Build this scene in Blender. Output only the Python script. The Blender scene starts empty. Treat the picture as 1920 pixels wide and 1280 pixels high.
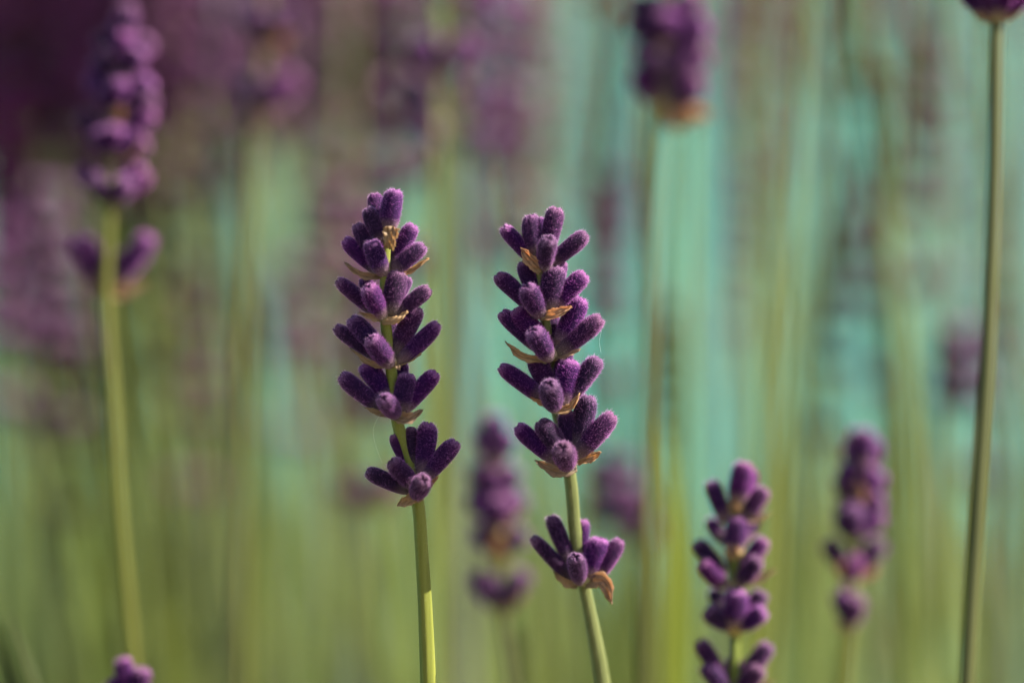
import bpy, math, random
import numpy as np
from mathutils import Vector, Matrix, Quaternion

random.seed(7)
rng = np.random.default_rng(7)
sc = bpy.context.scene
C = sc.collection

# ------------------------------------------------------------------ camera
CAM_H, FOCUS = 0.42, 0.45
FPX = 1920.0 * 100.0 / 36.0                     # focal length in photograph pixels
cd = bpy.data.cameras.new('camera')
cam = bpy.data.objects.new('camera', cd)
C.objects.link(cam)
cam.location = (0, 0, CAM_H)
cam.rotation_euler = (math.radians(90), 0, 0)   # level, looking along +Y
cd.lens, cd.sensor_width = 100, 36
cd.clip_start, cd.clip_end = 0.01, 400
cd.dof.use_dof = True
cd.dof.focus_distance = FOCUS
cd.dof.aperture_fstop = 3.7
sc.camera = cam

# ------------------------------------------------------------------ light
SUN = Vector((0.765, 0.035, 0.645)).normalized()   # direction towards the sun
w = bpy.data.worlds.new('World')
sc.world = w
w.use_nodes = True
nt = w.node_tree
sky = nt.nodes.new('ShaderNodeTexSky')
sky.sky_type = 'NISHITA'
sky.sun_disc = False
sky.sun_elevation = math.asin(SUN.z)
sky.sun_rotation = math.atan2(SUN.x, SUN.y)
bg = nt.nodes['Background']
bg.inputs[1].default_value = 0.05
nt.links.new(sky.outputs[0], bg.inputs[0])
sl = bpy.data.lights.new('sun', 'SUN')
sl.energy = 5.0
sl.angle = math.radians(0.5)
sl.color = (1.0, 0.94, 0.84)
so = bpy.data.objects.new('sun', sl)
C.objects.link(so)
so.rotation_euler = (-SUN).to_track_quat('-Z', 'Y').to_euler()
so.location = SUN * 5
vs = sc.view_settings
vs.view_transform = 'Standard'
vs.look = 'None'
vs.exposure = 2.0
vs.gamma = 1.0
vs.use_curve_mapping = False
sc.cycles.use_denoising = True
sc.cycles.max_bounces = 8
sc.cycles.sample_clamp_indirect = 6

# ------------------------------------------------------------------ helpers
def P(px, py, d):
    # the place that photograph pixel (px, py) shows at distance d in metres
    return Vector(((px - 960) / FPX * d, d, CAM_H - (py - 640) / FPX * d))

def tag(o, label=None, cat=None, group=None, kind=None):
    if label: o['label'] = label
    if cat: o['category'] = cat
    if group: o['group'] = group
    if kind: o['kind'] = kind
    return o

def empty(name, loc):
    o = bpy.data.objects.new(name, None)
    o.empty_display_size = 0.01
    C.objects.link(o)
    o.location = loc
    return o

def mesh(name, V, F, mats, midx=None, attrs=None, smooth=True):
    me = bpy.data.meshes.new(name)
    me.from_pydata([tuple(v) for v in V], [], F)
    for m in mats: me.materials.append(m)
    if midx is not None: me.polygons.foreach_set('material_index', np.asarray(midx, dtype=np.int32))
    if smooth is True:
        me.polygons.foreach_set('use_smooth', np.ones(len(F), dtype=bool))
    elif smooth is not False:
        me.polygons.foreach_set('use_smooth', np.asarray(smooth, dtype=bool))
    for k, a in (attrs or {}).items():
        a = np.asarray(a, dtype=np.float32)
        if a.ndim == 1:
            at = me.attributes.new(k, 'FLOAT', 'POINT')
            at.data.foreach_set('value', a)
        else:
            at = me.attributes.new(k, 'FLOAT_COLOR', 'POINT')
            at.data.foreach_set('color', a.ravel())
    me.update()
    return me

def obj(name, me, parent=None, loc=None):
    o = bpy.data.objects.new(name, me)
    C.objects.link(o)
    if parent: o.parent = parent
    if loc is not None: o.location = loc
    return o

def spline(pts, n):
    # centripetal Catmull-Rom through pts, n samples, the same number on every span
    p = np.array([list(q) for q in pts], dtype=float)
    p = np.vstack([2 * p[0] - p[1], p, 2 * p[-1] - p[-2]])
    k = np.concatenate([[0], np.cumsum(np.maximum(1e-6, np.linalg.norm(np.diff(p, axis=0), axis=1)) ** 0.5)])
    out = []
    m = len(p) - 3
    for i in range(n):
        u = i / (n - 1) * m
        j = min(int(u), m - 1)
        t0, t1, t2, t3 = k[j:j + 4]
        p0, p1, p2, p3 = p[j:j + 4]
        t = t1 + (u - j) * (t2 - t1)
        a1 = (t1 - t) / (t1 - t0) * p0 + (t - t0) / (t1 - t0) * p1
        a2 = (t2 - t) / (t2 - t1) * p1 + (t - t1) / (t2 - t1) * p2
        a3 = (t3 - t) / (t3 - t2) * p2 + (t - t2) / (t3 - t2) * p3
        b1 = (t2 - t) / (t2 - t0) * a1 + (t - t0) / (t2 - t0) * a2
        b2 = (t3 - t) / (t3 - t1) * a2 + (t - t1) / (t3 - t1) * a3
        out.append((t2 - t) / (t2 - t1) * b1 + (t - t1) / (t2 - t1) * b2)
    return np.array(out)

def frames(pts):
    T = np.gradient(pts, axis=0)
    T /= np.linalg.norm(T, axis=1)[:, None]
    ref = np.array([0.31, 0.95, 0.02])
    U = np.cross(T, ref); U /= np.linalg.norm(U, axis=1)[:, None]
    W = np.cross(T, U)
    return T, U, W

def tube(pts, rad, sides=12, square=0.0, cap=True, twist=0.0):
    pts = np.asarray(pts)
    T, U, W = frames(pts)
    n = len(pts)
    V, F = [], []
    for i in range(n):
        for j in range(sides):
            a = 2 * math.pi * j / sides + twist * i / n
            r = rad[i] * (1 + square * math.cos(4 * a))
            V.append(pts[i] + r * (math.cos(a) * U[i] + math.sin(a) * W[i]))
    for i in range(n - 1):
        for j in range(sides):
            k = (j + 1) % sides
            F.append((i * sides + j, i * sides + k, (i + 1) * sides + k, (i + 1) * sides + j))
    if cap:
        F.append(tuple(range(sides))[::-1]); F.append(tuple((n - 1) * sides + j for j in range(sides)))
    return V, F

# ------------------------------------------------------------------ materials
def new_mat(name):
    m = bpy.data.materials.new(name)
    m.use_nodes = True
    t = m.node_tree
    b = t.nodes['Principled BSDF']
    return m, t, b

def ramp(t, stops):
    r = t.nodes.new('ShaderNodeValToRGB')
    e = r.color_ramp.elements
    while len(e) < len(stops): e.new(0.5)
    for k, (p, c) in enumerate(stops):
        e[k].position = p
        e[k].color = (*c, 1)
    return r

def attr(t, name):
    a = t.nodes.new('ShaderNodeAttribute')
    a.attribute_name = name
    return a

def noise(t, scale, detail=3, rough=0.5, coord='Object'):
    tc = t.nodes.new('ShaderNodeTexCoord')
    n = t.nodes.new('ShaderNodeTexNoise')
    n.inputs['Scale'].default_value = scale
    n.inputs['Detail'].default_value = detail
    n.inputs['Roughness'].default_value = rough
    t.links.new(tc.outputs[coord], n.inputs['Vector'])
    return n

def mixc(t, fac, a, b, mode='MIX'):
    m = t.nodes.new('ShaderNodeMix')
    m.data_type = 'RGBA'
    m.blend_type = mode
    for sock, v in ((0, fac), (6, a), (7, b)):
        if isinstance(v, (int, float)): m.inputs[sock].default_value = v
        elif isinstance(v, tuple): m.inputs[sock].default_value = (*v, 1)
        else: t.links.new(v, m.inputs[sock])
    return m.outputs[2]

def rand_hsv(t, col, hue=0.02, sat=0.15, val=0.5):
    # per-object variation: each bud or stalk differs a little from the next
    oi = t.nodes.new('ShaderNodeObjectInfo')
    h = t.nodes.new('ShaderNodeHueSaturation')
    def mr(lo, hi, src):
        m = t.nodes.new('ShaderNodeMapRange')
        m.inputs[3].default_value, m.inputs[4].default_value = lo, hi
        t.links.new(src, m.inputs[0]); return m.outputs[0]
    wn = t.nodes.new('ShaderNodeTexWhiteNoise'); wn.noise_dimensions = '1D'
    t.links.new(oi.outputs['Random'], wn.inputs['W'])
    t.links.new(mr(0.5 - hue, 0.5 + hue, oi.outputs['Random']), h.inputs['Hue'])
    t.links.new(mr(1 - sat, 1 + sat, wn.outputs['Value']), h.inputs['Saturation'])
    t.links.new(mr(1 - val * 0.5, 1 + val * 0.5, wn.outputs['Value']), h.inputs['Value'])
    t.links.new(col, h.inputs['Color'])
    return h.outputs[0]

def mat_bud():
    m, t, b = new_mat('bud_violet')
    a = attr(t, 't')
    r = ramp(t, [(0.0, (0.17, 0.14, 0.075)), (0.16, (0.13, 0.085, 0.085)), (0.36, (0.019, 0.003, 0.033)),
                 (0.72, (0.012, 0.0015, 0.026)), (0.87, (0.026, 0.004, 0.036)), (0.95, (0.17, 0.065, 0.15)), (1.0, (0.04, 0.010, 0.04))])
    t.links.new(a.outputs['Fac'], r.inputs[0])
    n = noise(t, 9.0, 4, 0.6)
    c = mixc(t, n.outputs['Fac'], r.outputs[0], (0.034, 0.004, 0.038), 'MIX')
    c = mixc(t, 0.45, r.outputs[0], c)
    c = rand_hsv(t, c, 0.03, 0.12, 0.8)
    t.links.new(c, b.inputs['Base Color'])
    b.inputs['Roughness'].default_value = 0.8
    b.inputs['Specular IOR Level'].default_value = 0.15
    b.inputs['Sheen Weight'].default_value = 0.36
    b.inputs['Sheen Roughness'].default_value = 0.3
    b.inputs['Sheen Tint'].default_value = (0.85, 0.36, 0.80, 1)
    bp = t.nodes.new('ShaderNodeBump')
    bp.inputs['Strength'].default_value = 0.6
    bp.inputs['Distance'].default_value = 0.0003
    n2 = noise(t, 22.0, 4, 0.7)
    t.links.new(n2.outputs['Fac'], bp.inputs['Height'])
    t.links.new(bp.outputs[0], b.inputs['Normal'])
    return m

def mat_thin(name, col, trans, tcol=None, rough=0.6, col_node=None):
    # thin translucent matter: hair, dry bract, leaf
    m, t, b = new_mat(name)
    out = t.nodes['Material Output']
    b.inputs['Base Color'].default_value = (*col, 1)
    b.inputs['Roughness'].default_value = rough
    b.inputs['Specular IOR Level'].default_value = 0.25
    tr = t.nodes.new('ShaderNodeBsdfTranslucent')
    tr.inputs[0].default_value = (*(tcol or col), 1)
    mx = t.nodes.new('ShaderNodeMixShader')
    mx.inputs[0].default_value = trans
    t.links.new(b.outputs[0], mx.inputs[1]); t.links.new(tr.outputs[0], mx.inputs[2])
    t.links.new(mx.outputs[0], out.inputs[0])
    if col_node:
        c = col_node(t)
        t.links.new(c, b.inputs['Base Color']); t.links.new(c, tr.inputs[0])
    return m

def mat_stem(name, c0, c1, streak=60.0, var=0.3):
    m, t, b = new_mat(name)
    tc = t.nodes.new('ShaderNodeTexCoord')
    mp = t.nodes.new('ShaderNodeMapping')
    mp.inputs['Scale'].default_value = (streak * 25, streak * 25, streak * 1.2)
    n = t.nodes.new('ShaderNodeTexNoise')
    n.inputs['Scale'].default_value = 1.0
    n.inputs['Detail'].default_value = 4
    t.links.new(tc.outputs['Object'], mp.inputs[0]); t.links.new(mp.outputs[0], n.inputs['Vector'])
    c = mixc(t, n.outputs['Fac'], c0, c1)
    c = rand_hsv(t, c, 0.02, 0.15, var)
    t.links.new(c, b.inputs['Base Color'])
    b.inputs['Roughness'].default_value = 0.6
    b.inputs['Specular IOR Level'].default_value = 0.3
    b.inputs['Subsurface Weight'].default_value = 0.0
    bp = t.nodes.new('ShaderNodeBump')
    bp.inputs['Strength'].default_value = 0.35
    bp.inputs['Distance'].default_value = 0.0001
    t.links.new(n.outputs['Fac'], bp.inputs['Height'])
    t.links.new(bp.outputs[0], b.inputs['Normal'])
    return m

def bract_col(t):
    v = attr(t, 'vein'); a = attr(t, 't')
    r = ramp(t, [(0.0, (0.34, 0.30, 0.15)), (0.3, (0.62, 0.45, 0.27)), (0.7, (0.68, 0.49, 0.30)), (1.0, (0.60, 0.42, 0.26))])
    t.links.new(a.outputs['Fac'], r.inputs[0])
    c = mixc(t, v.outputs['Fac'], r.outputs[0], (0.075, 0.028, 0.010))
    n = noise(t, 900.0, 4, 0.6)
    c2 = mixc(t, n.outputs['Fac'], c, (0.34, 0.17, 0.07))
    return rand_hsv(t, mixc(t, 0.4, c, c2), 0.012, 0.1, 0.4)

def leaf_col(t):
    return attr(t, 'tint').outputs['Color']

M = {}
M['bud'] = mat_bud()
def fuzz_col(t):
    r = ramp(t, [(0.0, (0.56, 0.50, 0.36)), (0.18, (0.52, 0.41, 0.39)), (0.38, (0.56, 0.18, 0.56)), (0.82, (0.66, 0.22, 0.64)), (0.95, (0.88, 0.50, 0.84))])
    t.links.new(attr(t, 't').outputs['Fac'], r.inputs[0])
    return rand_hsv(t, r.outputs[0], 0.02, 0.15, 0.3)
M['fuzz'] = mat_thin('bud_fuzz', (0.66, 0.3, 0.64), 0.4, None, 0.4, fuzz_col)
M['stem'] = mat_stem('stem_green', (0.075, 0.095, 0.008), (0.215, 0.225, 0.045), 60)
M['stem_fuzz'] = mat_thin('stem_fuzz', (0.55, 0.53, 0.33), 0.5)
M['stem_olive'] = mat_stem('stem_olive', (0.090, 0.112, 0.010), (0.15, 0.175, 0.024), 40)
M['stem_mid'] = mat_stem('stem_mid', (0.060, 0.068, 0.006), (0.115, 0.118, 0.018), 40)
M['stem_dark'] = mat_stem('stem_dark', (0.045, 0.040, 0.055), (0.085, 0.070, 0.10), 40)
M['stem_slate'] = mat_stem('stem_slate', (0.055, 0.075, 0.08), (0.10, 0.12, 0.12), 40)
M['stem_far'] = mat_stem('stem_far', (0.075, 0.110, 0.030), (0.20, 0.24, 0.085), 30, 1.2)
M['bract'] = mat_thin('bract_dry', (0.42, 0.24, 0.09), 0.6, None, 0.55, bract_col)
M['node'] = mat_stem('node_green', (0.25, 0.22, 0.07), (0.33, 0.25, 0.11), 80)
M['leaf'] = mat_thin('leaf_narrow', (0.12, 0.16, 0.06), 0.4, None, 0.6, leaf_col)
M['silk'] = mat_thin('silk', (0.8, 0.8, 0.75), 0.5)

# ------------------------------------------------------------------ buds
BUD_W, BUD_L = 0.0032, 0.0062

def make_bud(k, hairs=1700, seg=22):
    # one velvety calyx, unit length along Z and unit width, with its fuzz; the tip is puckered into five folds
    r_ = np.random.default_rng(100 + k)
    prof = [(0.0, .40), (.05, .53), (.12, .68), (.2, .80), (.3, .89), (.42, .95), (.55, .98), (.68, 1.0), (.78, .98), (.86, .92), (.925, .80), (.962, .66), (.99, .46), (.992, .30), (.965, .15), (.945, .03)]
    tt = [0, .05, .12, .2, .3, .42, .55, .68, .78, .86, .915, .94, .962, .975, .988, 1.0]
    bend = r_.uniform(-.10, .13)
    ph = r_.uniform(0, 6.28); lop = r_.uniform(.04, .13); ph2 = r_.uniform(0, 6.28)
    fat = r_.uniform(-.06, .06)
    V, tv, F = [], [], []
    def surf(z, rr, th, t, jit=0.0):
        m = 1 + 0.022 * math.cos(13 * th + ph) * min(1, t * 3) + 0.035 * math.cos(3 * th + ph2) * t + lop * 0.4 * math.cos(th + ph)
        if t > .9: m += 0.17 * math.cos(5 * th + ph) * (t - .9) * 10
        r = 0.5 * rr * m * (1 + fat * math.sin(t * 5))
        zz = z + (0.02 * math.cos(5 * th + ph2) * max(0, t - .85) * 8) + lop * 0.3 * r * math.cos(th + ph2)
        return np.array([r * math.cos(th) + bend * (z * (1 - z)) * 2.2, r * math.sin(th), zz + jit])
    for (z, rr), t in zip(prof, tt):
        for j in range(seg):
            jit = r_.normal(0, .006) if t > .9 else 0
            V.append(surf(z, rr, 2 * math.pi * j / seg, t, jit)); tv.append(t)
    n = len(prof)
    for i in range(n - 1):
        for j in range(seg):
            k2 = (j + 1) % seg
            F.append((i * seg + j, i * seg + k2, (i + 1) * seg + k2, (i + 1) * seg + j))
    nb = len(F)
    zs = np.array([p[0] for p in prof]); rs = np.array([p[1] for p in prof])
    lastz = 12
    sc3 = np.array([BUD_W, BUD_W, BUD_L])
    for h in range(hairs):
        t = r_.uniform(.06, .96) if h % 12 else r_.uniform(.84, .97)
        th = r_.uniform(0, 2 * math.pi)
        z = np.interp(t, tt[:lastz + 1], zs[:lastz + 1]); rr = np.interp(t, tt[:lastz + 1], rs[:lastz + 1])
        p = surf(z, rr * .99, th, t) * sc3
        e = 0.03
        z2 = np.interp(min(t + e, .965), tt[:13], zs[:13]); rr2 = np.interp(min(t + e, .965), tt[:13], rs[:13])
        z1 = np.interp(t - e, tt[:13], zs[:13]); rr1 = np.interp(t - e, tt[:13], rs[:13])
        dr = (rr2 - rr1) * .5 * BUD_W; dz = (z2 - z1) * BUD_L
        nl = math.hypot(dr, dz) or 1
        nr, nz = dz / nl, -dr / nl
        N = np.array([nr * math.cos(th), nr * math.sin(th), nz])
        A = np.array([0, 0, 1.0])
        dvec = N * 1.1 + A * r_.uniform(-.05, .4) + r_.normal(0, .27, 3)
        dvec /= np.linalg.norm(dvec)
        side = np.cross(dvec, r_.normal(0, 1, 3)); side /= np.linalg.norm(side)
        ln = r_.uniform(.00018, .00042) * (1.4 if r_.random() < .12 else 1)
        wd = r_.uniform(.000006, .0000105)
        bendv = r_.normal(0, .25, 3) * ln
        b0 = len(V)
        mid = p + dvec * ln * .55
        tip = p + dvec * ln + bendv
        for q in (p - side * wd, p + side * wd, mid + side * wd * .8, mid - side * wd * .8, tip):
            V.append(q / sc3); tv.append(t)
        F.append((b0, b0 + 1, b0 + 2, b0 + 3)); F.append((b0 + 3, b0 + 2, b0 + 4))
    mi = [0] * nb + [1] * (len(F) - nb)
    return mesh('bud', V, F, [M['bud'], M['fuzz']], mi, {'t': tv}, [f == 0 for f in mi])

BUDS = [make_bud(k) for k in range(9)]
bud_i = [0]

def put_bud(root, base, tip, width):
    # base and tip are world points, width in metres
    ax = tip - base
    q = ax.to_track_quat('Z', 'Y') @ Quaternion((0, 0, 1), random.uniform(0, 6.28))
    o = obj('bud', BUDS[bud_i[0] % len(BUDS)], root, base - root.location)
    bud_i[0] += random.choice((1, 2, 4))
    o.rotation_mode = 'QUATERNION'
    o.rotation_quaternion = q
    o.scale = (width * random.uniform(.97, 1.05), width * random.uniform(.97, 1.05), ax.length)
    return o

def px_bud(root, d, spec, L=76, wk=1.0):
    # spec: tip x, tip y, base x, base y, width, depth sign (+1 towards the camera, -1 away, 0 across)
    tx, ty, bx, by, wd, s = spec
    k = d / FPX
    # the base is drawn in towards the stem by a little, where the bud sits hidden in its bract
    ex = 0.10
    bx, by = bx + (bx - tx) * ex, by + (by - ty) * ex
    lp = math.hypot(tx - bx, ty - by)
    Lk = L * FOCUS / d
    dep = math.sqrt(max(0, Lk * Lk - lp * lp)) if lp < Lk else 0
    dep = min(dep, Lk * .8)
    off = dep * (0.35 if s == 0 else abs(s)) * (1 if s >= 0 else -1)
    b0 = 9 * s * FOCUS / d
    base = P(bx, by, d - b0 * k)
    tip = P(tx, ty, d - (b0 + off) * k)
    # keep pixel width true although its nose is nearer or farther
    return put_bud(root, base, tip, wd * k * 0.95 * wk)

# ------------------------------------------------------------------ bracts
def make_bract(root, pts, width, face=0.5, curl=0.5, seed=0, nu=30, nv=15, ragged=0.6, fan=False):
    # a dry papery bract. pts: base, mid(s), tip in world space; width in metres; face 0 = broad side to the camera, 1 = edge on
    r_ = np.random.default_rng(seed)
    c = spline(pts, nu)
    T = np.gradient(c, axis=0); T /= np.linalg.norm(T, axis=1)[:, None]
    view = np.array([0, 1.0, 0])
    V, vein, tv = [], [], []
    ph = r_.uniform(0, 6.28, 10)
    twist = r_.uniform(-.5, .5)
    notch = r_.uniform(-.7, .7, 3); notl = r_.uniform(.05, .16, 3)
    for i in range(nu):
        t = i / (nu - 1)
        prof = (math.sin(math.pi * min(1, t * 0.80 + .16)) ** 0.6) * (1 - .30 * t)
        if fan: prof = .50 + .50 * t ** .7
        up = np.cross(T[i], view); up /= np.linalg.norm(up) + 1e-9
        N0 = np.cross(up, T[i])
        a = face * math.pi / 2 + twist * (t - .3)
        W = math.cos(a) * up + math.sin(a) * N0
        N = np.cross(T[i], W)
        for j in range(nv):
            v = j / (nv - 1) * 2 - 1
            e = abs(v) ** 3
            edge = 1 + ragged * e * (.20 * math.sin(7 * t + ph[0] + v) + .14 * math.sin(19 * t + ph[1] + 2 * v) + .10 * math.sin(41 * t + ph[2]) + r_.normal(0, .04))
            # the tip tears into a few points
            ln = 1 - ragged * max(0, t - .55) * (.35 * abs(v) ** 1.5 + .5 * sum(max(0, 1 - abs(v - q) / l) * .6 for q, l in zip(notch, notl)))
            off = curl * width * .55 * prof * (v * v - .3) + width * (.045 * math.sin(v * 9 + ph[3]) + .08 * math.sin(9 * t + 3 * v + ph[4]) * t + .05 * math.sin(17 * t - 5 * v + ph[5]) + r_.normal(0, .008))
            off += curl * width * .30 * max(0, t - .6) ** 2 * 6 * math.sin(ph[6])
            p = c[min(nu - 1, i)] * 1.0
            if ln < 1: p = p - T[i] * (1 - ln) * np.linalg.norm(c[-1] - c[0])
            V.append(p + W * v * width * .5 * prof * edge + N * off)
            vein.append(max(0, math.cos(v * 10 + ph[7] + .8 * t * v)) ** 8 * (.55 + .3 * t) + (0.25 if r_.random() < .12 else 0)); tv.append(min(1, t * .9 + .25 * e * t + r_.uniform(0, .06)))
    F = []
    for i in range(nu - 1):
        for j in range(nv - 1):
            F.append((i * nv + j, i * nv + j + 1, (i + 1) * nv + j + 1, (i + 1) * nv + j))
    V = np.array(V) - np.array(root.location)
    me = mesh('bract', V, F, [M['bract']], None, {'vein': vein, 't': tv})
    o = obj('bract', me, root)
    so_ = o.modifiers.new('thickness', 'SOLIDIFY')
    so_.thickness = 0.00004
    return o

def px_bract(root, d, pts, width, face=.5, curl=.5, dep=(0, 8, 14), seed=0, fan=False):
    # pts in photograph pixels; dep = how many pixels each point stands towards the camera
    k = d / FPX
    q = [P(x, y, d - z * k) for (x, y), z in zip(pts, dep)]
    return make_bract(root, q, width * k * .85, face, curl, seed, fan=fan)

# ------------------------------------------------------------------ stems
def stem_part(root, pts, rad, mat, hairs=0, hair_from=0.0, n=60, square=.10, name='stem'):
    c = spline(pts, n)
    r = np.interp(np.linspace(0, 1, n), np.linspace(0, 1, len(rad)), rad)
    V, F = tube(c, r, 16, square, True, 0.8)
    nb = len(F)
    if hairs:
        r_ = np.random.default_rng(len(c) + hairs)
        T, U, W = frames(c)
        for h in range(hairs):
            u = r_.uniform(hair_from, .76) * (n - 1)
            i = min(int(u), n - 2); f = u - i
            p = c[i] * (1 - f) + c[i + 1] * f
            a = r_.uniform(0, 6.28)
            N = math.cos(a) * U[i] + math.sin(a) * W[i]
            rr = r[i] * (1 + square * math.cos(4 * a))
            dv = N * .9 + T[i] * r_.normal(0, .5) + r_.normal(0, .2, 3)
            dv /= np.linalg.norm(dv)
            sd = np.cross(dv, r_.normal(0, 1, 3)); sd /= np.linalg.norm(sd)
            b0 = len(V)
            p = p + N * rr * .98
            V += [p - sd * .000008, p + sd * .000008, p + dv * r_.uniform(.0001, .00028)]
            F.append((b0, b0 + 1, b0 + 2))
    mi = [0] * nb + [1] * (len(F) - nb)
    V = np.array(V) - np.array(root.location)
    return obj(name, mesh(name, V, F, [mat, M['stem_fuzz']], mi, None, [x == 0 for x in mi]), root)

def node_part(root, c, r):
    # the swollen joint that a whorl of buds grows from
    prof = [(-1.0, .55), (-.6, .72), (-.1, .95), (.3, 1.0), (.7, .8), (1.0, .5)]
    V, F = [], []
    S = 12
    for z, q in prof:
        for j in range(S):
            a = 2 * math.pi * j / S
            rr = r * q * (1 + .12 * math.cos(2 * a + .6))
            V.append((rr * math.cos(a), rr * math.sin(a), z * r * .8))
    for i in range(len(prof) - 1):
        for j in range(S):
            k = (j + 1) % S
            F.append((i * S + j, i * S + k, (i + 1) * S + k, (i + 1) * S + j))
    return obj('node', mesh('node', V, F, [M['node']]), root, c - root.location)

def stalk_root(pts_px, d0, d1):
    # turns a stem traced top to bottom into world points that run on down to the soil
    ys = [p[1] for p in pts_px]
    span = max(1, ys[-1] - ys[0])
    pts = [P(x, y, d0 + (d1 - d0) * (y - ys[0]) / span) for x, y in pts_px]
    a, b = pts[-2], pts[-1]
    dirn = (b - a) / max(1e-6, (a.z - b.z))
    z = b.z
    steps = 4
    last = b
    for i in range(1, steps + 1):
        zz = z * (1 - i / steps)
        dz = last.z - zz
        last = last + Vector((dirn.x * dz * .7 ** i, dirn.y * dz * .7 ** i, -dz))
        pts.append(last)
    root = empty('lavender_stalk', Vector((last.x, last.y, 0)))
    return root, pts

# ================================================================== SETTING
def soil():
    m, t, b = new_mat('soil')
    n = noise(t, 14, 8, .65)
    r = ramp(t, [(.3, (.06, .042, .028)), (.7, (.16, .12, .08))])
    t.links.new(n.outputs['Fac'], r.inputs[0]); t.links.new(r.outputs[0], b.inputs['Base Color'])
    b.inputs['Roughness'].default_value = .95
    bp = t.nodes.new('ShaderNodeBump'); bp.inputs['Strength'].default_value = .8; bp.inputs['Distance'].default_value = .02
    t.links.new(n.outputs['Fac'], bp.inputs['Height']); t.links.new(bp.outputs[0], b.inputs['Normal'])
    V, F = [], []
    xs = np.concatenate([[-150, -40, -10, -5], np.linspace(-3, 3, 41), [5, 10, 40, 150]])
    r_ = np.random.default_rng(3)
    n_ = len(xs)
    for y in xs:
        for x in xs:
            V.append((x, y + 1, r_.uniform(-.012, .0)))
    for i in range(n_ - 1):
        for j in range(n_ - 1):
            F.append((i * n_ + j, i * n_ + j + 1, (i + 1) * n_ + j + 1, (i + 1) * n_ + j))
    o = obj('ground', mesh('ground', V, F, [m]))
    tag(o, kind='structure')
soil()

def wall():
    m, t, b = new_mat('turquoise_plaster')
    n = noise(t, 3.2, 5, .55)
    r = ramp(t, [(.30, (.075, .125, .095)), (.45, (.032, .145, .125)), (.60, (.012, .165, .148))])
    t.links.new(n.outputs['Fac'], r.inputs[0]); t.links.new(r.outputs[0], b.inputs['Base Color'])
    b.inputs['Roughness'].default_value = .9
    bp = t.nodes.new('ShaderNodeBump'); bp.inputs['Strength'].default_value = .5; bp.inputs['Distance'].default_value = .004
    n2 = noise(t, 60, 6, .6)
    t.links.new(n2.outputs['Fac'], bp.inputs['Height']); t.links.new(bp.outputs[0], b.inputs['Normal'])
    root = empty('garden_wall', (0.25, 2.9, 0))
    root.rotation_euler.z = math.radians(55)
    tag(root, 'turquoise plastered wall far behind the lavender, blurred to streaks of teal', 'wall')
    def box(name, x0, x1, y0, y1, z0, z1, bev=.006):
        V = [(x, y, z) for z in (z0, z1) for y in (y0, y1) for x in (x0, x1)]
        F = [(0, 2, 3, 1), (4, 5, 7, 6), (0, 1, 5, 4), (2, 6, 7, 3), (0, 4, 6, 2), (1, 3, 7, 5)]
        o = obj(name, mesh(name, V, F, [m], None, None, False), root)
        bv = o.modifiers.new('bevel', 'BEVEL'); bv.width = bev; bv.segments = 2
    box('wall_face', -3.2, 3.2, 0, .18, 0, .98)
    box('coping', -3.25, 3.25, -.04, .22, .982, 1.04)
wall()

# ================================================================== FAR FIELD
def low_bud(V, F, tv, base, ax, L, r, seg=7):
    ax = ax.normalized()
    u = ax.orthogonal().normalized(); v = ax.cross(u)
    prof = [(0, .4), (.2, .78), (.5, 1), (.8, .9), (.95, .5), (1.0, .08)]
    b0 = len(V)
    for z, q in prof:
        for j in range(seg):
            a = 6.2832 * j / seg
            V.append(base + ax * (z * L) + (u * math.cos(a) + v * math.sin(a)) * r * q); tv.append(z)
    for i in range(len(prof) - 1):
        for j in range(seg):
            k = (j + 1) % seg
            F.append((b0 + i * seg + j, b0 + i * seg + k, b0 + (i + 1) * seg + k, b0 + (i + 1) * seg + j))

def mat_far_bud():
    m, t, b = new_mat('bud_far')
    a = attr(t, 't')
    r = ramp(t, [(0, (.26, .14, .08)), (.22, (.11, .032, .055)), (.4, (.075, .010, .055)), (1, (.110, .016, .085))])
    t.links.new(a.outputs['Fac'], r.inputs[0])
    t.links.new(rand_hsv(t, r.outputs[0], .025, .2, .6), b.inputs['Base Color'])
    b.inputs['Roughness'].default_value = .8
    b.inputs['Sheen Weight'].default_value = 0.06
    b.inputs['Sheen Tint'].default_value = (.8, .45, .85, 1)
    return m
M['bud_far'] = mat_far_bud()

def head_mesh(k):
    r_ = random.Random(k)
    V, F, tv = [], [], []
    nw = r_.choice((5, 6, 7))
    H = r_.uniform(.036, .055)
    for wv in range(nw):
        z = H * wv / nw * (1 - .12 * wv / nw) + (0 if wv else -.008)
        top = wv >= nw - 1
        nb = 5 if top else r_.choice((6, 7, 8))
        for b in range(nb):
            a = 6.2832 * b / nb + r_.uniform(-.3, .3) + wv * .7
            el = math.radians(r_.uniform(60, 82) if top else r_.uniform(25, 58))
            ax = Vector((math.cos(a) * math.cos(el), math.sin(a) * math.cos(el), math.sin(el)))
            low_bud(V, F, tv, Vector((math.cos(a) * .0012, math.sin(a) * .0012, z)), ax, r_.uniform(.0052, .0068), r_.uniform(.0015, .0019))
    return mesh('flower_head', V, F, [M['bud_far']], None, {'t': tv})
HEADS = [head_mesh(k) for k in range(7)]

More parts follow.
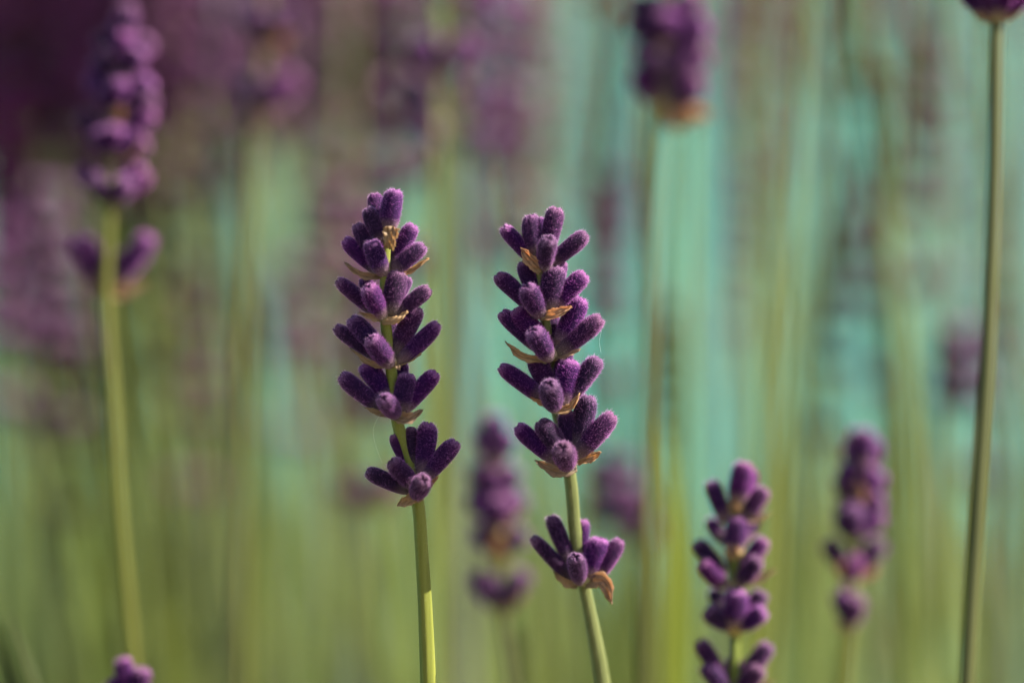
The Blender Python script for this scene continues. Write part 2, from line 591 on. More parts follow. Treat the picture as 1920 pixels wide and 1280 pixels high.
def far_stem_mesh(k):
    r_ = np.random.default_rng(40 + k)
    a, b = r_.uniform(-.05, .05, 2)
    pts = [(a * u * (1 - u) + .02 * math.sin(3 * u + b), b * u * (1 - u), u - 1) for u in np.linspace(0, 1, 14)]
    off = np.array(pts[-1]); pts = np.array(pts) - off
    V, F = tube(pts, np.linspace(.0012, .0008, 14), 7, .05)
    return mesh('stem', V, F, [M['stem_olive' if k % 2 else 'stem_far']])
STEMS = [far_stem_mesh(k) for k in range(6)]

BARE_LABEL = 'out of focus flower stem in the green blur behind, head above the frame'
ZONES = {'left': ('soft purple lavender spike in the blurred crowd at the upper left', 'blurred lavender crowd at the upper left'),
         'right': ('faint blurred lavender spike near the top edge, right of the peach bract', 'faint lavender spikes along the upper right'),
         'low': ('faint blurred lavender spike among the green stems in the background', 'faint lavender spikes among the stems'),
         'bare': (BARE_LABEL, 'far stems out of focus')}
def far_stalk(px, py, d, zone, lean=0.0):
    head = zone != 'bare'
    # a stalk whose stem ends under its flower head at the given place
    top = P(px, py, d)
    if top.z < .05: return
    root = empty('lavender_stalk', (top.x + lean * top.z, top.y, 0))
    tag(root, ZONES[zone][0], 'lavender', ZONES[zone][1])
    s = obj('stem', random.choice(STEMS), root, (top.x - root.location.x, 0, top.z))
    s.scale = (1.0, 1.0, top.z)
    s.rotation_euler = (0, -math.atan(-lean), random.uniform(-.5, .5))
    # the lean shears nothing: the stem is turned about its top
    s.rotation_euler = (0, math.atan2(-lean, 1) * -1, 0)
    f = random.uniform(.6, .9) if head else random.uniform(.75, 1.15); s.scale = (f, f, top.z * math.sqrt(1 + lean * lean))
    if head:
        h = obj('flower_head', random.choice(HEADS), root, (top.x - root.location.x, 0, top.z))
        h.rotation_euler = (random.uniform(-.08, .08), random.uniform(-.1, .1), random.uniform(0, 6.28))
        q = random.uniform(.95, 1.25)
        h.scale = (q, q, q)

# heads that crowd the upper left, thinning out to the right
for i in range(140):
    far_stalk(random.triangular(-120, 1020, 20) if i % 3 else random.uniform(-60, 360), random.uniform(60, 335), random.uniform(.70, .95), 'left', random.uniform(-.05, .05))
for x, y, d in ((1745, 470, .79), (600, 590, .76), (1655, 660, .80), (95, 720, .74), (1128, 660, .74), (300, 640, .82), (10, 560, .80), (690, 860, .70), (1480, 240, .88), (360, 860, .8), (1250, 900, .8),
                (1010, 620, .82), (120, 900, .8), (1690, 290, 1.0), (1890, 560, .8), (540, 760, .85), (10, 700, .78), (1390, 560, .85), (1560, 760, .8), (760, 430, .72), (930, 400, .74), (965, 330, .78), (1400, 150, .84), (1850, 840, .8)):
    far_stalk(x, y, d - .09, 'low', random.uniform(-.06, .06))
for i in range(24):
    far_stalk(random.uniform(1340, 2050), random.uniform(-100, 140), random.uniform(.8, 1.5), 'right', random.uniform(-.08, .08))
for i in range(90):
    x = random.uniform(-150, 2080)
    far_stalk(x, random.uniform(-400, -200), random.uniform(.60 if x > 1050 else .95, 1.5), 'bare', random.uniform(-.11, .11))

def foliage():
    # the narrow leaves of the plants, too many and too soft to count
    r_ = np.random.default_rng(12)
    pal = np.array([(.30, .29, .06), (.34, .33, .09), (.20, .27, .12), (.24, .33, .19), (.30, .30, .14), (.16, .18, .06), (.30, .38, .24), (.30, .24, .15)])
    n = 24000
    d = r_.uniform(.72, 2.0, n)
    x = r_.uniform(-.27, .27, n) * d
    # plants form clumps: taller in some places, with gaps between them
    clump = .5 + .5 * np.sin(x * 21 + 3 * d) * np.sin(x * 9.3 - 5 * d + 1)
    hmax = .25 + .05 * d * 0 + .17 * clump * r_.random(n) ** .7
    z1 = hmax * r_.uniform(.55, 1, n) ** .5
    L = r_.uniform(.05, .16, n)
    z0 = np.maximum(.01, z1 - L)
    lean = r_.normal(0, .14, (n, 2)) * (z1 - z0)[:, None]
    wd = r_.uniform(.0010, .0022, n)
    a = r_.uniform(0, 6.28, n)
    # old leaves low on the plant are yellower, young ones high up are greyer and bluer
    old = np.clip((.365 - z1) / .10 + r_.normal(0, .35, n), 0, 1)[:, None]
    col = pal[r_.integers(len(pal), size=n)]
    col = col * (1 - old) * np.array([.92, 1.0, 1.25]) + old * (col * .35 + .65 * np.array([.18, .215, .022]))
    col = col * np.array([.95, 1.03, .72]) * r_.uniform(.65, 1.25, n)[:, None]
    V = np.zeros((n, 8, 3)); tint = np.ones((n, 8, 4))
    tint[:, :, :3] = col[:, None, :]
    for q, (u, wq) in enumerate(((0, .6), (.35, 1), (.75, .8), (1, .05))):
        for sgn in (0, 1):
            k = 1 if sgn else -1
            V[:, 2 * q + sgn, 0] = x + lean[:, 0] * u * u + k * np.cos(a) * wd * wq
            V[:, 2 * q + sgn, 1] = d + lean[:, 1] * u * u + k * np.sin(a) * wd * wq
            V[:, 2 * q + sgn, 2] = z0 + (z1 - z0) * u
    base = np.array([(0, 1, 3, 2), (2, 3, 5, 4), (4, 5, 7, 6)])
    F = (np.arange(n)[:, None, None] * 8 + base[None]).reshape(-1, 4)
    o = obj('lavender_foliage', mesh('lavender_foliage', V.reshape(-1, 3), F.tolist(), [M['leaf']], None, {'tint': tint.reshape(-1, 4)}))
    tag(o, 'blurred grey green and olive leaves filling the lower background', 'foliage', kind='stuff')
foliage()

def field_mass():
    # flower heads and stems of the rows farther back, past the ones built singly
    r_ = np.random.default_rng(77)
    tv_, tf_, ta_ = [], [], []
    for k in range(6):
        q = random.Random(500 + k)
        V, F, tv = [], [], []
        H = q.uniform(.036, .055)
        for wv in range(6):
            z = H * wv / 6
            for b in range(6):
                a = 6.2832 * b / 6 + q.uniform(-.3, .3) + wv * .7
                el = math.radians(q.uniform(28, 58) if wv < 5 else q.uniform(60, 82))
                ax = Vector((math.cos(a) * math.cos(el), math.sin(a) * math.cos(el), math.sin(el)))
                low_bud(V, F, tv, Vector((math.cos(a) * .0012, math.sin(a) * .0012, z)), ax, q.uniform(.0055, .007), .0018, 4)
        tv_.append(np.array([list(v) for v in V])); tf_.append(np.array(F)); ta_.append(np.array(tv))
    AV, AF, AT, MI = [], [], [], []
    off = 0
    for i in range(900):
        d = r_.uniform(.95, 1.9)
        px = r_.triangular(-500, -60, 1150) if i < 810 else r_.uniform(900, 2300)
        py = r_.uniform(-260, 330) if i < 810 else r_.uniform(-150, 500)
        k = i % 6
        p = np.array(P(px, py, d))
        v = tv_[k] + p
        AV.append(v); AF.append(tf_[k] + off); AT.append(ta_[k]); MI.append(np.zeros(len(tf_[k]), int)); off += len(v)
        lx, ly = r_.normal(0, .02, 2)
        pts = np.array([(p[0] + lx * u * u, p[1] + ly * u, p[2] * (1 - u)) for u in np.linspace(0, 1, 5)])
        if i % 6: continue
        sv, sf = tube(pts, np.linspace(.0009, .0012, 5), 4, 0, False)
        AV.append(np.array(sv)); AF.append(np.array(sf) + off); AT.append(np.zeros(len(sv))); MI.append(np.ones(len(sf), int)); off += len(sv)
    o = obj('lavender_field', mesh('lavender_field', np.concatenate(AV), np.concatenate(AF).tolist(), [M['bud_far'], M['stem_far']], np.concatenate(MI), {'t': np.concatenate(AT)}))
    tag(o, 'hazy purple mass of lavender rows far behind, thickest at the upper left', 'lavender field', kind='stuff')
field_mass()

# ================================================================== MIDDLE STALKS
def whorl(root, c, n, d, el=(28, 55), L=.0060, W=.0033, rot=None, r0=.0012):
    rot = random.uniform(0, 6.28) if rot is None else rot
    for b in range(n):
        a = rot + 6.2832 * b / n + random.uniform(-.25, .25)
        e = math.radians(random.uniform(*el))
        ax = Vector((math.cos(a) * math.cos(e), math.sin(a) * math.cos(e), math.sin(e)))
        base = c + Vector((math.cos(a) * r0, math.sin(a) * r0, 0))
        put_bud(root, base, base + ax * L * random.uniform(.9, 1.12), W * random.uniform(.92, 1.08))

def mid_stalk(stem_px, d, label, buds=(), nodes=(), whorls=(), bracts=(), rad=(.0007, .001, .0012), mat='stem_mid', d1=None, wk=1.0):
    root, pts = stalk_root(stem_px, d, d1 or d)
    tag(root, label, 'lavender', 'lavender stalks around the two sharp ones')
    stem_part(root, pts, rad, M[mat])
    for s in buds: px_bud(root, d, s, wk=wk)
    for (x, y) in nodes: node_part(root, P(x, y, d), .0016)
    for (x, y, n, e0, e1) in whorls:
        c = P(x, y, d); node_part(root, c, .0016); whorl(root, c, n, d, (e0, e1))
    for k, b in enumerate(bracts): px_bract(root, d, *b, seed=k + int(stem_px[0][0]))
    return root

# right of the pair, a little soft
mid_stalk([(1377, 930), (1376, 1060), (1377, 1170), (1378, 1290)], .477,
    'slightly blurred lavender spike right of the two sharp ones, cut off by the bottom edge',
    buds=[(1396, 866, 1380, 940, 44, 1), (1332, 901, 1358, 971, 35, .3), (1435, 915, 1395, 969, 35, .3), (1410, 880, 1392, 940, 34, -1),
          (1383, 967, 1375, 1032, 46, 1), (1330, 975, 1355, 1012, 32, -1), (1420, 962, 1392, 1010, 30, -1),
          (1304, 1014, 1353, 1070, 35, -.3), (1314, 1053, 1357, 1095, 38, .8), (1435, 1010, 1396, 1064, 35, -.3), (1424, 1046, 1386, 1092, 36, .8), (1372, 1010, 1376, 1070, 34, -1),
          (1334, 1108, 1358, 1146, 33, -1), (1324, 1143, 1366, 1174, 38, .6), (1381, 1104, 1374, 1166, 48, 1), (1431, 1108, 1396, 1163, 36, -1), (1435, 1143, 1386, 1174, 38, .6),
          (1310, 1200, 1355, 1272, 37, -.2), (1318, 1245, 1362, 1296, 38, .8), (1443, 1206, 1396, 1270, 36, -.2), (1427, 1249, 1386, 1298, 38, .8), (1376, 1230, 1376, 1290, 36, -1)],
    nodes=[(1377, 950), (1376, 1036), (1376, 1098), (1377, 1178), (1378, 1300)],
    bracts=[(((1380, 1092), (1418, 1088), (1457, 1068)), 26, .4, .5, (4, 10, 6)), (((1380, 1180), (1376, 1172), (1374, 1158)), 36, .1, .5, (10, 20, 26)),
            (((1377, 1040), (1374, 1032), (1372, 1010)), 36, .1, .5, (10, 20, 26)), (((1385, 976), (1420, 972), (1446, 958)), 22, .4, .5, (4, 10, 6)),
            (((1377, 960), (1378, 950), (1380, 930)), 24, .1, .5, (12, 20, 24)), (((1384, 1300), (1420, 1292), (1452, 1276)), 26, .4, .5, (4, 10, 6))],
    rad=(.0007, .0009, .0012), mat='stem')

# farther right, softer
mid_stalk([(1610, 860), (1606, 1000), (1592, 1165), (1582, 1290)], .512,
    'blurred lavender spike in the lower right corner region, right of the slightly blurred one',
    buds=[(1615, 803, 1616, 870, 50, 1), (1640, 822, 1622, 885, 40, -.6), (1590, 830, 1606, 885, 36, -1),
          (1572, 892, 1598, 945, 38, .3), (1654, 886, 1618, 945, 36, -.3), (1648, 925, 1614, 985, 40, .6), (1576, 940, 1602, 985, 40, .4), (1600, 950, 1603, 1000, 44, 1), (1630, 870, 1612, 930, 42, .8), (1584, 866, 1604, 924, 40, .8), (1652, 960, 1612, 1004, 36, .2), (1570, 968, 1600, 1006, 36, .2), (1604, 1046, 1598, 1084, 34, 1),
          (1549, 1012, 1588, 1066, 40, .4), (1656, 1014, 1604, 1066, 40, .4), (1620, 1030, 1598, 1072, 32, -1),
          (1574, 1108, 1592, 1164, 40, .6), (1607, 1118, 1594, 1166, 42, .8), (1585, 1100, 1592, 1150, 34, -1)],
    nodes=[(1610, 895), (1604, 1000), (1596, 1076), (1592, 1170)],
    bracts=[(((1606, 940), (1608, 920), (1606, 892)), 44, .1, .4, (12, 20, 26)), (((1592, 1080), (1580, 1072), (1572, 1052)), 36, .1, .4, (10, 20, 26)),
            (((1600, 1080), (1630, 1076), (1650, 1062)), 26, .3, .5, (6, 12, 8)), (((1590, 1180), (1582, 1176), (1566, 1164)), 28, .2, .4, (10, 18, 20))])

# between the two sharp ones, low
mid_stalk([(926, 850), (936, 1000), (938, 1145), (956, 1290)], .528,
    'blurred lavender spike between and behind the two sharp stalks in the lower half',
    buds=[(927, 774, 928, 850, 46, .5), (905, 800, 922, 866, 42, .8), (955, 806, 935, 866, 42, .3), (940, 800, 930, 860, 40, -1),
          (892, 870, 920, 930, 42, .5), (966, 872, 938, 930, 42, .4), (930, 880, 930, 940, 46, 1),
          (884, 920, 918, 970, 42, .3), (980, 925, 944, 972, 42, .3), (944, 930, 936, 980, 46, 1), (910, 930, 926, 985, 40, .8),
          (896, 985, 930, 1036, 42, .4), (982, 990, 942, 1036, 42, .3), (930, 975, 936, 1030, 36, -1),
          (892, 1072, 928, 1132, 48, .5), (984, 1068, 948, 1134, 40, .4), (916, 1076, 934, 1136, 36, .9)],
    nodes=[(927, 870), (930, 940), (935, 1000), (938, 1050), (940, 1142)],
    bracts=[(((936, 1052), (932, 1030), (926, 1004)), 40, .1, .4, (12, 22, 28)), (((940, 985), (956, 976), (978, 960)), 36, .2, .4, (12, 22, 22)),
            (((942, 1146), (960, 1134), (984, 1112)), 34, .3, .4, (10, 16, 14))], rad=(.0008, .0011, .0014), mat='stem_mid')
mid_stalk([(962, 1175), (968, 1230), (972, 1290)], .56, 'pale blurred stem end close beside the blurred spike between the sharp stalks', rad=(.0013, .0014, .0015), mat='stem')

# upper left
mid_stalk([(215, 110), (208, 250), (206, 390), (199, 545), (212, 740), (226, 960), (248, 1200), (256, 1290)], .513,
    'tall blurred lavender stalk at the upper left, a separate pair of buds below its spike',
    buds=[(240, 8, 234, 78, 46, .6), (222, 30, 228, 90, 38, -.8), (185, 62, 216, 118, 40, .3), (284, 70, 240, 120, 40, .3), (200, 86, 220, 140, 40, .9), (262, 90, 236, 140, 40, .9),
          (166, 140, 208, 186, 44, .4), (286, 148, 232, 190, 40, .4), (270, 160, 232, 214, 40, .9), (192, 160, 212, 212, 40, .8),
          (148, 212, 196, 276, 44, .2), (286, 208, 226, 268, 40, .3), (180, 240, 204, 290, 40, .9), (252, 240, 222, 290, 36, .5), (214, 200, 212, 270, 36, -1), (224, 146, 215, 200, 40, 1), (218, 236, 208, 288, 40, 1), (236, 60, 224, 118, 40, 1),
          (146, 318, 194, 362, 44, .3), (276, 320, 222, 362, 44, .3), (174, 330, 200, 374, 42, .9), (240, 336, 214, 376, 42, .9), (212, 316, 208, 360, 40, -1), (256, 308, 222, 356, 38, -.6), (176, 108, 212, 150, 38, .1), (290, 182, 230, 230, 40, .1), (276, 262, 220, 306, 38, .2), (212, 70, 222, 130, 38, -.7),
          (146, 446, 184, 530, 58, .1), (160, 466, 190, 536, 34, -.6), (282, 440, 216, 530, 46, -.1), (236, 470, 210, 532, 30, -.8)],
    nodes=[(226, 120), (215, 200), (210, 290), (206, 378), (199, 542)],
    bracts=[(((228, 128), (234, 112), (238, 84)), 32, .1, .4, (14, 24, 30)), (((216, 226), (220, 212), (224, 186)), 34, .1, .4, (14, 24, 30)),
            (((204, 546), (236, 548), (276, 530)), 36, .15, .4, (6, 12, 8)), (((210, 296), (240, 290), (270, 264)), 36, .2, .4, (8, 16, 12)),
            (((206, 382), (210, 376), (216, 356)), 32, .1, .4, (14, 24, 28)), (((196, 548), (180, 544), (164, 530)), 24, .3, .4, (6, 12, 8))],
    rad=(.0008, .0009, .0008, .0007, .0007), d1=.507)

# the upper row, softer still
mid_stalk([(500, -40), (492, 100), (478, 215), (458, 560), (450, 1290)], .57,
    'very blurred lavender stalk second from the left in the upper row',
    buds=[(452, 140, 482, 205, 46, .3), (555, 140, 505, 205, 48, .3), (530, 160, 500, 210, 46, .8), (470, 20, 492, 62, 46, .5), (555, 20, 508, 66, 46, .4), (510, 20, 502, 70, 42, .8), (455, 8, 488, 50, 46, .3), (500, 140, 492, 200, 36, -1)],
    whorls=[(500, -30, 6, 30, 60)], nodes=[(496, 72), (486, 212)],
    bracts=[(((498, 76), (520, 78), (540, 62)), 46, .1, .4, (10, 18, 20)), (((486, 218), (496, 214), (502, 190)), 40, .1, .4, (10, 18, 20))], rad=(.0010, .0012, .0013))
mid_stalk([(822, 0), (826, 100), (822, 150), (815, 500), (820, 1290)], .575,
    'very blurred lavender stalk above the left sharp one, forked into two dark bud clusters',
    buds=[(778, 78, 812, 132, 54, .4), (790, 70, 815, 130, 46, .9), (884, 68, 836, 132, 48, .4), (868, 82, 832, 134, 46, .8), (768, 150, 810, 225, 48, .3), (776, 220, 812, 275, 46, .3)],
    nodes=[(824, 140), (816, 236)], rad=(.0008, .0010, .0012))
mid_stalk([(905, -60), (898, 120), (884, 320), (878, 700), (872, 1290)], .62,
    'pinkish blurred lavender stalk above the gap between the sharp ones, with a dark stem',
    whorls=[(906, -40, 7, 30, 60), (902, 40, 7, 30, 55), (898, 120, 8, 30, 55), (893, 200, 8, 25, 50), (888, 280, 7, 25, 50)], rad=(.0012, .0015, .0016), mat='stem_dark')
mid_stalk([(1262, -60), (1246, 90), (1234, 230), (1222, 520), (1214, 900), (1210, 1290)], .535,
    'blurred lavender stalk at the upper right of the sharp pair, with one bright peach bract',
    buds=[(1204, 10, 1236, 66, 50, .4), (1195, 40, 1236, 76, 46, .5), (1282, 4, 1256, 60, 52, .4), (1264, 22, 1248, 76, 46, .9), (1310, 20, 1262, 70, 46, .1), (1236, 0, 1246, 60, 46, -.8),
          (1190, 128, 1232, 190, 44, .3), (1296, 110, 1250, 176, 50, .3), (1312, 142, 1256, 194, 48, .3), (1300, 100, 1260, 160, 44, -.6), (1206, 140, 1236, 196, 36, -.6), (1318, 64, 1262, 110, 46, .2), (1326, 96, 1266, 140, 46, -.3), (1306, -10, 1258, 40, 46, .4), (1316, 168, 1258, 204, 40, .4), (1184, -4, 1232, 50, 46, .3), (1194, 84, 1238, 136, 44, .4), (1214, 96, 1242, 146, 40, .9), (1180, 34, 1230, 78, 44, .2), (1216, -10, 1240, 40, 46, .7), (1240, 20, 1246, 74, 44, 1), (1324, 40, 1264, 84, 46, .2), (1292, 84, 1254, 130, 46, .5)],
    whorls=[(1262, -40, 8, 35, 65)], nodes=[(1246, 84), (1238, 200)],
    bracts=[(((1236, 202), (1276, 216), (1334, 215)), 66, .05, .2, (8, 16, 10)), (((1246, 88), (1230, 84), (1210, 78)), 30, .2, .4, (8, 16, 10))], rad=(.0011, .0010, .0009, .0009))
mid_stalk([(1132, -120), (1140, 60), (1122, 300), (1105, 800), (1100, 1290)], .60,
    'blurred stalk with a pale drooping bract at the top edge beside the peach one',
    whorls=[(1136, -60, 7, 20, 50)], bracts=[(((1140, 0), (1158, 14), (1196, 30)), 46, .05, .3, (6, 12, 12)), (((1136, -10), (1116, -2), (1090, 4)), 40, .1, .3, (6, 12, 12))], rad=(.0010, .0011, .0012))
mid_stalk([(1872, -60), (1868, 40), (1864, 300), (1852, 640), (1832, 960), (1812, 1290)], .482,
    'long slightly blurred stalk along the right edge, its spike cut off by the top edge',
    buds=[(1806, -20, 1856, 26, 40, .2), (1930, -14, 1880, 28, 40, .2), (1838, -30, 1862, 24, 40, .8), (1898, -30, 1874, 24, 40, .8), (1868, -40, 1868, 14, 40, -1)],
    nodes=[(1868, 32)], bracts=[(((1864, 38), (1838, 28), (1812, 4)), 26, .3, .4, (6, 12, 8)), (((1872, 38), (1896, 32), (1920, 14)), 24, .3, .4, (6, 12, 8))],
    rad=(.0009, .0011, .0012, .0013, .0013))
mid_stalk([(1612, -200), (1618, 60), (1630, 150), (1660, 420), (1690, 700), (1712, 1290)], .61,
    'very blurred thick stalk in the upper right with a brown joint and no buds',
    bracts=[(((1628, 136), (1600, 142), (1574, 150)), 46, .1, .3, (4, 8, 6)), (((1630, 140), (1650, 144), (1676, 160)), 46, .1, .3, (4, 8, 6))], nodes=[(1628, 138), (1634, 150)], rad=(.0015, .0018, .0018, .0016, .0015), mat='stem_olive')
mid_stalk([(1585, -200), (1580, 100), (1560, 420), (1510, 800), (1490, 1290)], .62,
    'blurred pale stem that leans left past the teal gap in the upper right', rad=(.0012, .0013, .0013, .0013), mat='stem')
mid_stalk([(248, 1288), (248, 1330), (249, 1400)], .480,
    'tip of a lavender spike poking over the bottom edge at lower left',
    buds=[(230, 1232, 242, 1300, 38, .6), (270, 1252, 254, 1312, 38, .6), (256, 1262, 250, 1316, 34, -.8), (206, 1272, 238, 1320, 36, .2)],
    whorls=[(248, 1350, 6, 30, 55)], nodes=[(248, 1310)])
mid_stalk([(1165, 900), (1172, 1000), (1176, 1290)], .60,
    'low very blurred purple spike just right of the right sharp stalk',
    whorls=[(1150, 900, 6, 40, 70), (1160, 940, 8, 20, 55), (1168, 985, 8, 20, 50)], buds=[(1232, 985, 1180, 1010, 50, .3), (1240, 990, 1186, 1012, 44, .8)], rad=(.0012, .0013, .0014))
mid_stalk([(1795, 650), (1792, 760), (1790, 1290)], .62,
    'very blurred purple spike close to the long stalk along the right edge',
    whorls=[(1795, 660, 6, 45, 70), (1794, 710, 7, 30, 55), (1792, 760, 7, 30, 55)], rad=(.0010, .0011, .0012))
mid_stalk([(470, 560), (466, 800), (458, 1290)], .62,
    'yellowish blurred stem without buds in the left half', rad=(.0014, .0017, .0017), mat='stem_olive')

def blade(px, d, wd, label, col, name='grass_blade'):
    pts = [P(x, y, d) for x, y in px]
    z = pts[0].z
    pts = [Vector((pts[0].x, pts[0].y, 0)), Vector((pts[0].x, pts[0].y, z * .5))] + pts
    c = spline(pts, 26)
    V, F, tint = [], [], []
    n = len(c)
    for i, p in enumerate(c):
        u = i / (n - 1)
        q = wd * (1 - u ** 5) * .5 + wd * .02
        nx = np.array([.82, .56, 0])
        V += [p - nx * q, p + np.array([0.0, .25 * q, 0]), p + nx * q]
        tint += [(*col, 1)] * 3
    for i in range(n - 1):
        for k in range(2):
            F.append((i * 3 + k, i * 3 + k + 1, i * 3 + k + 4, i * 3 + k + 3))
    base = Vector((pts[0].x, pts[0].y, 0))
    V = np.array(V) - np.array(base)
    o = obj(name, mesh(name, V, F, [M['leaf']], None, {'tint': tint}), None, base)
    s = o.modifiers.new('thickness', 'SOLIDIFY'); s.thickness = .0003
    return tag(o, label, 'grass blade')
blade([(74, 1330), (44, 1230), (18, 1150)], .50, .0018, 'dark green blade in the bottom left corner, farther from the left edge', (.05, .065, .012))
blade([(34, 1330), (10, 1240), (-12, 1150)], .50, .0020, 'dark green thin blade at the bottom left corner, touching the left edge', (.05, .065, .012))
blade([(1262, 1290), (1262, 1000), (1252, 880), (1240, 770)], .56, .0030, 'bright yellow green blurred blade right of the right sharp stalk', (.16, .19, .015))

def soft_stem(xt, xb, d, rad, mat, label, group):
    root, pts = stalk_root([(xt, -160), (xt * .66 + xb * .34 + random.uniform(-8, 8), 320), (xt * .33 + xb * .67 + random.uniform(-8, 8), 800), (xb, 1290)], d, d)
    tag(root, label, 'lavender', group)
    stem_part(root, pts, (rad * .8, rad, rad), M[mat], n=24)
for xt, xb, d, r in ((655, 640, .70, .0018), (1300, 1284, .60, .0014), (1440, 1404, .66, .0015), (1520, 1436, .58, .0012), (1700, 1660, .62, .0014), (850, 826, .66, .0015),
                     (330, 352, .72, .0010), (1010, 1030, .72, .0016), (1905, 1880, .70, .0016), (1760, 1740, .64, .0012)):
    soft_stem(xt, xb, d, r, 'stem_olive', 'olive yellow blurred stem standing alone in front of the paler background stems', 'olive stems close behind')
for xt, xb, d, r in ((420, 410, .70, .0014), (1345, 1330, .74, .0016), (1895, 1900, .68, .0018), (700, 676, .74, .0018), (1165, 1180, .74, .0014), (1745, 1790, .78, .0018), (610, 628, .8, .0016)):
    soft_stem(xt, xb, d, r, 'stem_slate', 'slate grey blurred stem, a dark streak between paler background stems', 'dark grey stems close behind')

# ================================================================== THE TWO SHARP STALKS
DA = .4495
root, pts = stalk_root([(726, 430), (722, 520), (723, 600), (733, 690), (745, 790), (766, 860), (784, 945), (790, 1024), (797, 1137), (803, 1290)], .4485, .4515)
tag(root, 'sharp lavender stalk left of its twin, an orange bract high on its spike', 'lavender', 'pair of sharp lavender stalks in the middle')
stem_part(root, pts, (.0006, .0008, .00082, .00085, .0009, .00095, .00098, .001, .0011, .0012, .0013, .0014, .0014, .0014), M['stem'], hairs=15000, n=150)
A = [  # tip, base, width, depth sign
    (741, 355, 730, 430, 41, .8), (701, 366, 716, 420, 33, -.8), (688, 390, 714, 455, 33, .9),
    (668, 420, 706, 500, 36, .3), (645, 449, 706, 506, 31, 0), (694, 450, 719, 512, 37, 1), (776, 421, 736, 500, 35, -.7), (796, 460, 738, 508, 34, .5), (730, 428, 727, 490, 30, -1),
    (632, 525, 704, 585, 31, 0), (680, 522, 712, 580, 27, -.9), (689, 536, 718, 590, 40, 1), (745, 506, 730, 586, 46, .7), (805, 540, 742, 590, 33, .3), (766, 520, 736, 580, 27, -.9),
    (628, 613, 712, 672, 30, -.2), (657, 596, 718, 666, 39, .4), (694, 633, 730, 682, 41, 1), (784, 575, 742, 662, 42, -.5), (822, 606, 748, 676, 35, .3), (742, 610, 736, 660, 30, -1),
    (638, 703, 718, 766, 36, .2), (684, 681, 728, 748, 43, -.6), (718, 746, 742, 778, 37, 1), (766, 700, 752, 770, 41, 1), (818, 697, 758, 768, 34, .3), (757, 678, 748, 745, 26, -1),
    (687, 883, 762, 918, 33, .2), (732, 863, 776, 910, 38, .8), (795, 898, 780, 928, 37, 1), (803, 792, 790, 886, 41, -.4), (856, 827, 794, 898, 37, .1), (738, 814, 766, 880, 30, -1), (770, 800, 776, 870, 30, -1)]
for s in A: px_bud(root, DA, s)
for x, y in ((724, 460), (721, 508), (724, 588), (735, 680), (745, 775), (778, 915)): node_part(root, P(x, y, DA), .00125)
for k, b in enumerate([
    (((729, 467), (733, 450), (737, 424)), 36, .05, .7, (26, 34, 34)),
    (((714, 516), (680, 514), (646, 492)), 24, .55, .5, (10, 22, 18)),
    (((736, 512), (772, 508), (804, 482)), 22, .5, .5, (-8, 0, 4)),
    (((718, 596), (700, 594), (672, 584)), 20, .4, .5, (14, 26, 30)),
    (((716, 600), (742, 598), (766, 584)), 24, .35, -.5, (18, 28, 24)),
    (((730, 686), (694, 678), (655, 652)), 24, .5, .5, (10, 22, 14)),
    (((740, 684), (768, 676), (790, 660)), 20, .5, .5, (4, 8, 10)),
    (((744, 684), (746, 688), (750, 694)), 12, .2, .3, (16, 22, 26)),
    (((738, 782), (766, 784), (795, 766)), 30, .25, .4, (16, 30, 24)),
    (((732, 776), (708, 772), (682, 762)), 20, .3, .4, (10, 18, 14)),
    (((790, 928), (766, 936), (744, 948)), 32, .1, .4, (22, 28, 24)),
    (((786, 920), (806, 908), (823, 892)), 20, .3, .4, (2, 6, 6))]):
    px_bract(root, DA, *b, seed=20 + k, fan=(k == 0))

DB = .4505
root, pts = stalk_root([(1010, 470), (1016, 560), (1024, 612), (1036, 680), (1043, 760), (1058, 825), (1070, 900), (1079, 1000), (1094, 1090), (1112, 1180), (1131, 1290)], .4495, .4625)
tag(root, 'sharp lavender stalk right of its twin, a wide gap above its lowest whorl', 'lavender', 'pair of sharp lavender stalks in the middle')
stem_part(root, pts, (.0006, .0007, .00075, .00088, .0009, .0009, .00095, .00098, .0010, .0012, .00125, .0013, .0014, .0014), M['stem'], hairs=15000, n=150)
B = [
    (942, 426, 1000, 490, 31, .1), (995, 403, 1006, 480, 40, .5), (1043, 389, 1024, 474, 39, -.2), (1030, 446, 1022, 500, 36, 1), (1100, 438, 1030, 494, 34, .2), (1016, 410, 1012, 470, 30, -1),
    (931, 514, 1000, 580, 34, .1), (980, 490, 1006, 556, 36, -.7), (986, 536, 1015, 590, 43, 1), (1042, 499, 1028, 582, 46, .7), (1098, 513, 1038, 578, 37, .3), (1056, 490, 1034, 560, 30, -.9),
    (939, 585, 1010, 654, 34, -.1), (964, 580, 1018, 644, 44, .4), (999, 618, 1028, 670, 43, 1), (1090, 558, 1050, 646, 41, -.5), (1128, 596, 1050, 658, 39, .3), (1036, 590, 1036, 650, 30, -1),
    (937, 687, 1020, 748, 36, .1), (1003, 665, 1030, 730, 42, -.6), (1029, 718, 1040, 764, 43, 1), (1071, 674, 1054, 756, 46, .8), (1123, 671, 1066, 750, 40, .2), (1064, 655, 1050, 720, 32, -1),
    (969, 798, 1040, 862, 33, 0), (1010, 789, 1056, 852, 43, .5), (1054, 838, 1062, 874, 43, 1), (1104, 741, 1082, 838, 44, -.4), (1151, 776, 1082, 850, 40, .1), (1062, 770, 1072, 846, 38, -.9)]
for s in B: px_bud(root, DB, s)
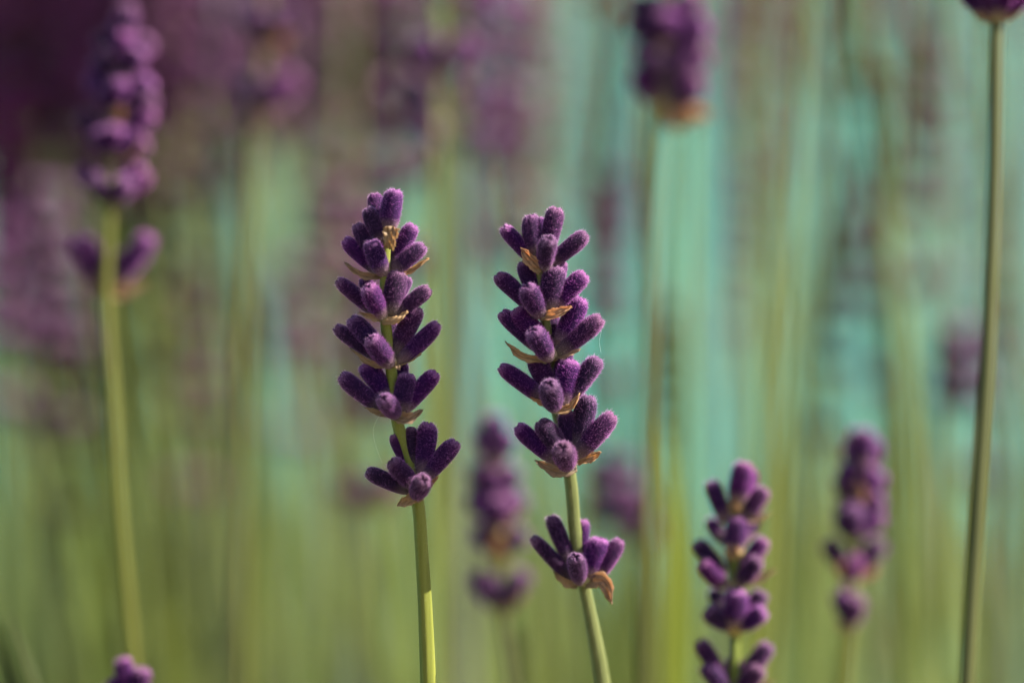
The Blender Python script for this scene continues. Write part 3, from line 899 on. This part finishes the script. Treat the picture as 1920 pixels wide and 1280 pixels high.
for s in [(998, 1006, 1072, 1084, 28, .1), (1032, 966, 1070, 1056, 33, -.4), (1094, 974, 1090, 1050, 28, -1), (1079, 1042, 1086, 1088, 35, 1), (1126, 1008, 1106, 1080, 43, .7), (1163, 1011, 1118, 1080, 33, .1)]:
    px_bud(root, .458, s)
for x, y, d in ((1012, 488, DB), (1020, 586, DB), (1035, 664, DB), (1045, 758, DB), (1066, 868, DB + .001), (1094, 1086, .4575)): node_part(root, P(x, y, d), .00128)
for k, b in enumerate([
    (((1016, 508), (996, 488), (976, 464)), 34, .15, .5, (22, 30, 24)),
    (((1014, 594), (1046, 588), (1073, 574)), 28, .25, .6, (20, 30, 26)),
    (((1008, 594), (996, 586), (984, 576)), 12, .5, .5, (10, 20, 18)),
    (((1026, 676), (976, 664), (946, 638)), 24, .35, .4, (14, 26, 20)),
    (((1040, 670), (1064, 664), (1090, 654)), 22, .35, .5, (8, 12, 10)),
    (((1034, 768), (1066, 766), (1088, 738)), 24, .35, .5, (20, 30, 22)),
    (((1030, 760), (1010, 752), (994, 742)), 16, .4, .5, (8, 14, 10)),
    (((1082, 876), (1046, 882), (1003, 862)), 34, .25, .5, (18, 30, 20)),
    (((1074, 862), (1102, 858), (1128, 846)), 32, .1, .5, (0, 6, 6)),
    (((1084, 1096), (1062, 1090), (1036, 1070)), 24, .3, .5, (8, 12, 6)),
    (((1098, 1090), (1130, 1088), (1148, 1132)), 40, .05, .35, (14, 22, 24))]):
    px_bract(root, DB if k < 9 else .458, *b, seed=60 + k)

def thread(px, d, label):
    pts = [P(x, y, d) for x, y in px]
    c = spline(pts, 24)
    V, F = tube(c, np.full(24, .000009), 5, 0)
    V = np.array(V) - np.array(pts[0])
    tag(obj('spider_thread', mesh('spider_thread', V, F, [M['silk']]), None, pts[0]), label, 'thread')
thread([(717, 770), (703, 794), (700, 812), (706, 840), (716, 866)], .447, 'fine pale spider thread hanging from the left sharp lavender stalk')
thread([(1128, 618), (1124, 640), (1127, 662)], .449, 'fine pale spider thread hanging from a bud of the right sharp lavender stalk')
